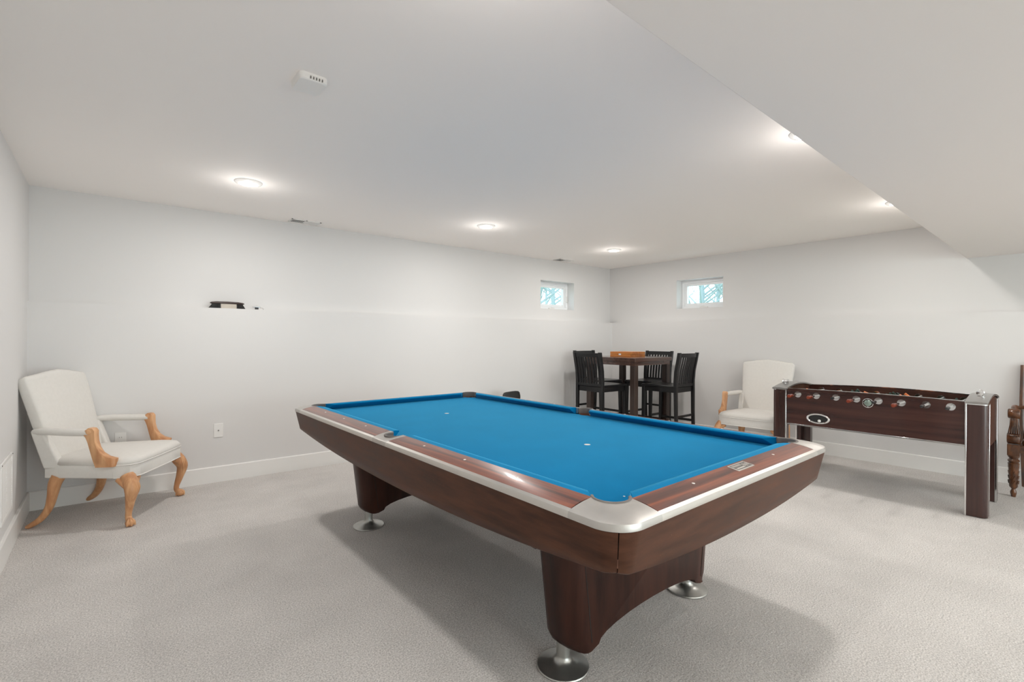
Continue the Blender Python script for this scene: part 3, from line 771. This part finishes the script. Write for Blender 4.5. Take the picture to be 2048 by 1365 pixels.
build(MB().box(-.165, .165, -.165, .165, 0, .030), 'box_base', M['orange'], gb, bevel=.002)
build(MB().box(-.165, .165, -.165, .165, .032, .066), 'lid', M['orange'], gb, bevel=.003)
build(MB().box(-.170, -.164, -.02, .02, .022, .042), 'clasp', M['chrome'], gb)

def make_barchair(label, loc, rz):
    t = thing('bar_chair', label, 'chair', loc, rz, 'black slat-back bar chairs around the pub table')
    sw = .215
    rings = []
    for z, f in ((.724, .0), (.730, .004), (.742, .004), (.748, -.002)):
        rings.append([(x+f*(1 if x > 0 else -1), y*(1+f/sw), z) for x, y in ((-.240, -.182), (.215, -.212), (.232, -.19), (.235, 0), (.232, .19), (.215, .212), (-.240, .182), (-.240, 0))])
    build(MB().loft(rings), 'seat', M['black'], t, bevel=.003)
    mb = MB().box(-.248, -.230, -.17, .17, .665, .726).box(.195, .213, -.18, .18, .665, .726)
    for s in (-1, 1): mb.bar((-.235, s*.172, .695), (.205, s*.192, .695), .018, .062)
    build(mb, 'seat_frame', M['black'], t)
    back = [(-.268, 0), (-.252, .35), (-.248, .66), (-.246, .80), (-.256, .93), (-.284, 1.06), (-.300, 1.150)]
    def bx(z):
        for (a, z0), (b, z1) in zip(back, back[1:]):
            if z0 <= z <= z1: return a+(b-a)*(z-z0)/(z1-z0)
        return back[-1][0]
    for s in (-1, 1):
        rings = []
        zs = [0, .2, .4, .6, .68, .74, .80, .86, .92, .98, 1.04, 1.10, 1.150]
        for z in zs:
            w = .017+.004*min(z, .7)/.7; x = bx(z); y = s*(.190+.012*(z/1.15))
            rings.append([(x-w*.95, y-.0165, z), (x+w*.95, y-.0165, z), (x+w*.95, y+.0165, z), (x-w*.95, y+.0165, z)])
        build(MB().loft(rings), 'leg', M['black'], t, bevel=.003)
        build(MB().loft([[(.200+d*.004-w, s*.192-w+dy, z), (.200+w+d*.004, s*.192-w+dy, z), (.200+w+d*.004, s*.192+w+dy, z), (.200-w+d*.004, s*.192+w+dy, z)] for z, w, d, dy in ((0, .0145, 4, 0), (.665, .021, 0, 0), (.726, .021, 0, 0))]), 'leg', M['black'], t, bevel=.003)
        build(MB().bar((-.252, s*.192, .30), (.206, s*.192, .30), .016, .030), 'stretcher', M['black'], t)
    build(MB().box(.196, .214, -.18, .18, .22, .252), 'footrest', M['black'], t)
    build(MB().box(-.262, -.244, -.18, .18, .36, .386), 'stretcher', M['black'], t)
    # curved top rail
    rings = []
    for k in range(9):
        y = -.19+.38*k/8; c = .016*(1-(y/.19)**2)
        rings.append([(bx(1.145)-c-.010, y, 1.142), (bx(1.145)-c+.010, y, 1.142), (bx(1.095)-c+.010, y, 1.092), (bx(1.095)-c-.010, y, 1.092)])
    build(MB().loft(rings), 'top_rail', M['black'], t, bevel=.003)
    mb = MB()
    for k in range(8):
        y = -.155+.31*k/7; rg = []
        for z in (.745, .80, .86, .92, .98, 1.04, 1.10):
            c = .016*(1-(y/.19)**2)*(z-.745)/.355; x = bx(z)-c
            rg.append([(x-.005, y-.013, z), (x+.005, y-.013, z), (x+.005, y+.013, z), (x-.005, y+.013, z)])
        mb.loft(rg)
    build(mb, 'back_slats', M['black'], t)
    build(MB().box(-.258, -.238, -.18, .18, .735, .765), 'lower_rail', M['black'], t)
    return t
c0 = make_barchair('black bar chair at the pub table with its back to the pool table', (4.80, 3.925, 0), 0)
dup(c0, (5.415, 3.40, 0), PI/2, 'black bar chair at the pub table on the armchair side, nearest the ivory armchair')
dup(c0, (5.33, 4.405, 0), -PI/2, 'black bar chair behind the pub table against the long wall, mostly hidden by another chair')
dup(c0, (5.765, 3.925, 0), PI, 'black bar chair behind the pub table against the window wall, facing the pool table')

# small black chair behind the pool table
t = thing('small_chair', 'low black chair whose rounded back just shows over the far pool table rail', 'chair', (3.85, 4.44, 0), math.radians(-96))
def fr_(u): return superell(u, .013, 28, .5)
rings = []
for z, w in ((.513, .100), (.528, .118), (.568, .132), (.596, .132), (.630, .124), (.646, .104), (.651, .07)):
    rings.append([(-.16-(z-.5)*.12+b, a, z+(.006*a/.12 if z > .62 else 0)) for a, b in superell(w, .013, 28, .5)])
build(MB().loft(rings), 'backrest', M['blackp'], t, smooth=70)
build(MB().loft([[(a, b, z) for a, b in rrect(.17*sc, .165*sc, .05)] for z, sc in ((.40, .95), (.41, 1), (.43, 1), (.438, .94))]), 'seat', M['blackp'], t)
for s in (-1, 1):
    build(MB().tube([(-.15, s*.09, .41), (-.162, s*.09, .53)], .011, 10), 'back_post', M['blackp'], t)
    build(MB().tube([(-.13, s*.12, .41), (-.17, s*.15, 0)], .012, 10), 'leg', M['blackp'], t)
    build(MB().tube([(.13, s*.12, .41), (.17, s*.15, 0)], .012, 10), 'leg', M['blackp'], t)

# ------------------------------------------------------------------ foosball table
FX0, FX1, FY0, FY1 = 4.905, 5.600, .448, 1.930
fb = thing('foosball_table', 'dark mahogany foosball table with chrome trim near the window wall', 'foosball table', ((FX0+FX1)/2, (FY0+FY1)/2, 0))
cx, cy = (FX0+FX1)/2, (FY0+FY1)/2; hx, hy = (FX1-FX0)/2, (FY1-FY0)/2
ZB, ZTOP = .515, .853
LEG = .122
iy = hy-LEG
# long sides
def long_side(s):
    xo, xi = s*(hx-.022), s*(hx-.046)
    n = 24; top = []
    hgt = .006 if s < 0 else .018
    pts = [(-iy, ZB), (iy, ZB)]+[(iy-2*iy*k/n, ZTOP-.006+hgt*math.sin(PI*k/n)) for k in range(n+1)]
    return build(MB().prism(pts, min(xo, xi), max(xo, xi), 'x'), 'side_panel', M['foos'], fb)
sideF = long_side(-1); sideB = long_side(1)
for s, hgt in ((-1, .006), (1, .018)):
    n = 24
    rings = []
    for k in range(n+1):
        y = -iy+2*iy*k/n; z = ZTOP-.006+hgt*math.sin(PI*k/n); xo, xi = s*(hx-.018), s*(hx-.050)
        rings.append([(xo, y, z), (xi, y, z), (xi, y, z+.006), (xo, y, z+.006)])
    build(MB().loft(rings), 'top_trim', M['chrome'], fb, label='thin chrome trim along the top edge')
    mb = MB().box(s*(hx-.016), s*(hx-.030), -iy, iy, ZB-.004, ZB+.010)
    build(mb, 'bottom_trim', M['chrome'], fb, bevel=.003, label='chrome trim along the bottom edge')
# arched ends
def endp(s):
    y0, y1 = s*hy, s*iy
    n = 20
    def archz(x): return ZTOP+.040*math.cos(PI/2*min(1, abs(x)/(hx-.0)))**.9
    pts = [(-hx+.09, ZB-.022), (-hx+.055, ZB), (-hx+.05, ZTOP-.005)]+[(-hx+.05+2*(hx-.05)*k/n, archz(-hx+.05+2*(hx-.05)*k/n)-.006) for k in range(n+1)]+[(hx-.05, ZTOP-.005), (hx-.018, ZB+.03), (hx-.028, ZB+.008), (hx-.05, ZB-.01), (hx-.09, ZB-.022)]
    e = build(MB().prism(pts, min(y0, y1)+.012, max(y0, y1)-.012, 'y'), 'end_panel', M['foose'], fb, bevel=.003)
    rings = []
    for k in range(n+1):
        x = -hx-.002+2*(hx+.002)*k/n; z = archz(x)
        rings.append([(x, y0+s*.002, z-.016), (x, y1-s*.002, z-.016), (x, y1-s*.002, z-.003), (x, (y0+y1)/2, z+.003), (x, y0+s*.002, z-.003)])
    build(MB().loft(rings), 'arched_cap', M['cap'], fb, label='silver arched cap over the end')
    return archz
az = endp(-1); endp(1)
# legs: rounded-corner uprights with chrome corner strips
def leg(sx, sy):
    X0, X1 = sx*hx, sx*(hx-.115); Y0, Y1 = sy*hy, sy*iy
    r = .035
    # plan polygon with outer corner rounded
    pts = [(X1, Y0), (X1, Y1), (X0, Y1)]
    pts = [(X1, Y0)]+[(X0-sx*r+sx*r*math.sin(math.radians(a)), Y0-sy*r+sy*r*math.cos(math.radians(a))) for a in range(0, 91, 10)]+[(X0, Y1), (X1+sx*.05, Y1), (X1+sx*.05, Y0-sy*.05), (X1, Y0-sy*.05)]
    l = build(MB().prism(pts, 0.004, ZTOP-.016), 'leg', M['foosz'], fb, smooth=50)
    t_ = .009
    build(MB().box(X0+sx*.002, X0-sx*.012, Y1-sy*.001, Y1+sy*t_, .0, ZTOP-.014), 'corner_strip', M['chrome'], l, bevel=.002)
    build(MB().box(X1-sx*.001, X1+sx*t_, Y0+sy*.002, Y0-sy*.012, .0, ZTOP-.014), 'corner_strip', M['chrome'], l, bevel=.002)
    build(MB().prism([(p[0]*1.004, p[1]*1.002) for p in pts], ZTOP-.022, ZTOP-.006), 'collar', M['chrome'], l, smooth=50)
for sx, sy in SX: leg(sx, sy)
build(MB().box(-hx+.046, hx-.046, -iy, iy, .70, .712), 'play_field', M['field'], fb)
build(MB().box(-hx+.05, hx-.05, -iy, iy, .545, .555), 'bottom_board', M['dark'], fb)
YR = [1.715, 1.562, 1.409, 1.257, 1.103, .951, .798, .652]
YR = [y-cy for y in YR]
SHIFT = [.05, .04, -.10, .06, -.03, .10, .0, -.03]     # how far each rod is pulled out towards the camera
GRIP = ['r', 'r', None, 'r', 'k', 'r', 'k', 'k']
MEN = [1, 2, 3, 5, 5, 3, 2, 1]
TEAM = ['o', 'o', 'k', 'o', 'k', 'o', 'k', 'k']
ZR = .800
for i, y in enumerate(YR):
    xo = -hx+.022; ex = .085+max(0, SHIFT[i])
    x_in = -hx-ex
    r = build(MB().lathe([(.0078, x_in), (.0078, hx-.02)], (0, y, ZR), 'x', 16), 'rod', M['chrome'], fb)
    for s in (-1, 1):
        build(MB().lathe([(.0095, -.003), (.0275, -.003), (.029, 0), (.0265, .0035), (.021, .0045), (.019, .0025), (.012, .0025), (.012, .010), (.0095, .010)], (s*(hx-.022)+(-.0005 if s < 0 else -.0265), y, ZR), 'x', 28).lathe([(.0095, 0), (.0275, -.001), (.0275, .003)], (s*(hx-.049), y, ZR), 'x', 28), 'rod_bearing', M['chrome'], r)
    if GRIP[i]:
        g = M['redh'] if GRIP[i] == 'r' else M['blackh']
        rr = .0165 if GRIP[i] == 'r' else .013
        build(MB().lathe([(.004, x_in-.062), (rr*.8, x_in-.060), (rr, x_in-.050), (rr*.82, x_in-.035), (rr*.95, x_in-.010), (rr*.8, x_in+.018), (rr*.62, x_in+.028), (.008, x_in+.030)], (0, y, ZR), 'x', 20), 'grip', g, r, label='red brown rod grip' if GRIP[i] == 'r' else 'black rod grip')
    else:
        build(MB().lathe([(.004, x_in-.004), (.011, x_in-.002), (.011, x_in+.03), (.008, x_in+.03)], (0, y, ZR), 'x', 16), 'end_cap', M['blackh'], r)
    n = MEN[i]; mm = M['manor'] if TEAM[i] == 'o' else M['manbk']
    ang = [-.5, 1.3, .3, 1.9, -.6, 2.2, 1.2, -.4][i]
    for k in range(n):
        xm = -SHIFT[i]+(k-(n-1)/2)*(.56/max(n, 1.6)) if n > 1 else -SHIFT[i]
        xm = max(-hx+.08, min(hx-.08, xm))
        mb = MB(); ca, sa = math.cos(ang), math.sin(ang)
        def T(px, pz): return (xm, y+px*ca-pz*sa, ZR+px*sa+pz*ca)
        def rg(w, d, z): return [(xm+a, T(b, z)[1], T(b, z)[2]) for a, b in ((-w, -d), (w, -d), (w, d), (-w, d))]
        mb.loft([rg(.009, .010, -.070), rg(.010, .008, -.060), rg(.008, .006, -.030), rg(.012, .009, -.012), rg(.014, .010, .004), rg(.013, .009, .020), rg(.006, .006, .024)])
        b = T(0, .033); mb.ball(b, .0095, 10)
        build(mb, 'player', mm, r, bevel=.002, label='orange player figure' if TEAM[i] == 'o' else 'dark player figure')
# ball return and badge on the near long side
yb_, zb_ = 1.547-cy, .594
def ell(w, h, x): return [(x, yb_+w*math.cos(2*PI*k/36), zb_+h*math.sin(2*PI*k/36)) for k in range(36)]
fx = -hx+.022
bp = build(MB().loft([ell(.094, .046, fx), ell(.094, .046, fx-.006), ell(.086, .040, fx-.010), ell(.078, .034, fx-.006), ell(.076, .033, fx+.0)], False, False), 'ball_return', M['chrome'], fb)
build(MB().loft([ell(.077, .033, fx-.001), ell(.076, .032, fx-.0014)], True, True), 'opening', M['dark'], bp)
build(MB().ball((fx-.010, yb_-.012, zb_-.018), .013, 14), 'ball', M['white'], bp, label='white ball in the ball return')
yb_, zb_ = 1.175-cy, .775
def circ(r_, x): return [(x, yb_+r_*math.cos(2*PI*k/36), zb_+r_*math.sin(2*PI*k/36)) for k in range(36)]
bd = build(MB().loft([circ(.0395, fx), circ(.0395, fx-.004), circ(.035, fx-.005), circ(.034, fx-.002)], False, False), 'badge_ring', M['chrome'], fb)
build(MB().loft([circ(.027, fx), circ(.026, fx-.006), circ(.018, fx-.010), circ(.002, fx-.012)], True, True), 'badge_lens', M['glass_badge'], bd)
mb = MB()
for a in (0, 90, 180, 270): mb.box(fx-.004, fx, yb_+.031*math.cos(math.radians(a))-.003, yb_+.031*math.cos(math.radians(a))+.003, zb_+.031*math.sin(math.radians(a))-.003, zb_+.031*math.sin(math.radians(a))+.003)
build(mb, 'badge_pins', M['chrome'], bd)
# chrome spools on the arched caps
for (x, y, ax) in ((-.15, -hy+.06, 'x'), (-.18, hy-.055, 'y')):
    z = az(x)+.024
    prof = [(.004, -.026), (.021, -.025), (.022, -.020), (.018, -.016), (.012, -.012), (.011, .012), (.018, .016), (.022, .020), (.021, .025), (.004, .026)]
    build(MB().lathe(prof, (x, y, z), ax, 24).lathe([(.008, -.026), (.006, -.010)], (x, y, z), 'z', 12), 'score_spool', M['chrome'], fb)

# ------------------------------------------------------------------ carved wooden armchair at the right edge
cc = thing('carved_chair', 'carved dark walnut armchair with scrolled arms beside the foosball table', 'armchair', (6.02, .085, 0), PI)
def LP(*a): return a
cw = .29   # half spacing of the legs
for s in (-1, 1):
    x, y = .21, s*cw
    prof = [(.0001, 0), (.014, 0), (.016, .012), (.020, .03), (.0195, .044), (.013, .060), (.012, .066), (.024, .082), (.026, .088), (.032, .235), (.035, .27), (.036, .282), (.029, .288), (.036, .298), (.038, .306), (.026, .320), (.036, .336), (.037, .346), (.030, .350)]
    l = MB().lathe(prof, (x, y, 0), n=24)
    for k in range(8):
        a = 2*PI*k/8
        for z in (.11, .15, .19, .23):
            l.tube([(x+.028*math.cos(a), y+.028*math.sin(a), z), (x+.033*math.cos(a+.35), y+.033*math.sin(a+.35), z+.028)], [.0035, .0035], 6)
    l.box(x-.037, x+.037, y-.037, y+.037, .348, .440)
    build(l, 'leg', M['carved'], cc, smooth=45)
    # front of the arm: lower scroll, fluted upright, hand scroll
    ap = MB().lathe([(.010, -.042), (.040, -.040), (.046, -.034), (.046, .034), (.040, .040), (.010, .042)], (x-.006, y, .488), 'y', 24)
    ap.loft([[(x-.02-w, y-d, z), (x-.02+w, y-d, z), (x-.02+w, y+d, z), (x-.02-w, y+d, z)] for z, w, d in ((.50, .035, .038), (.545, .026, .034), (.60, .018, .026), (.66, .017, .022), (.69, .024, .028))])
    for k in range(-2, 3): ap.tube([(x+.000, y+k*.009, .66), (x+.006, y+k*.010, .60), (x+.018, y+k*.013, .53)], [.004, .0045, .005], 8, 3)
    for k in range(7): ap.ball((x+.036, y-.033+k*.011, .515), .0042, 6); ap.ball((x+.020, y-.028+k*.0095, .715), .0036, 6)
    build(ap, 'arm_post', M['carved'], cc, smooth=45)
    ar = MB().lathe([(.010, -.038), (.036, -.036), (.041, -.030), (.041, .030), (.036, .036), (.010, .038)], (x-.016, y, .695), 'y', 24)
    ar.tube([(x-.02, y, .715), (x-.10, y, .742), (x-.22, y, .725), (-.225, s*.262, .715)], [.020, .024, .022, .022], 12, 5, sy=.8)
    build(ar, 'armrest', M['carved'], cc, smooth=45)
    build(MB().tube([(-.262, s*.250, 0), (-.235, s*.252, .20), (-.215, s*.255, .44), (-.225, s*.262, .70), (-.268, s*.262, 1.09)], [.019, .022, .026, .024, .020], 4, 4), 'leg', M['carved'], cc, smooth=30)
build(MB().box(-.20, .18, -.03-cw+.06, -.005-cw+.06, .375, .435).box(-.20, .18, .005+cw-.06, .03+cw-.06, .375, .435).box(.18, .215, -cw+.03, cw-.03, .37, .435).box(-.225, -.195, -.24, .24, .37, .435), 'seat_frame', M['carved'], cc, bevel=.004)
build(MB().loft([[(a*sc-.01, b*sc, z) for a, b in rrect(.225, .245, .03)] for z, sc in ((.435, .98), (.45, 1), (.475, .98), (.492, .85), (.498, .5))]), 'seat', M['seatlea'], cc, smooth=80)
build(MB().loft([[(-.215-.09*(z-.55)+b, a, z) for a, b in superell(w, .02, 28, .5)] for z, w in ((.55, .225), (.60, .228), (.85, .232), (.98, .232), (1.0, .225))]), 'back_panel', M['seatlea'], cc, smooth=70)
build(MB().loft([[(-.262+b, a, z) for a, b in superell(w, .018, 28, .5)] for z, w in ((1.0, .265), (1.05, .275), (1.09, .25), (1.12, .12), (1.125, .04))]), 'crest_rail', M['carved'], cc, smooth=70)
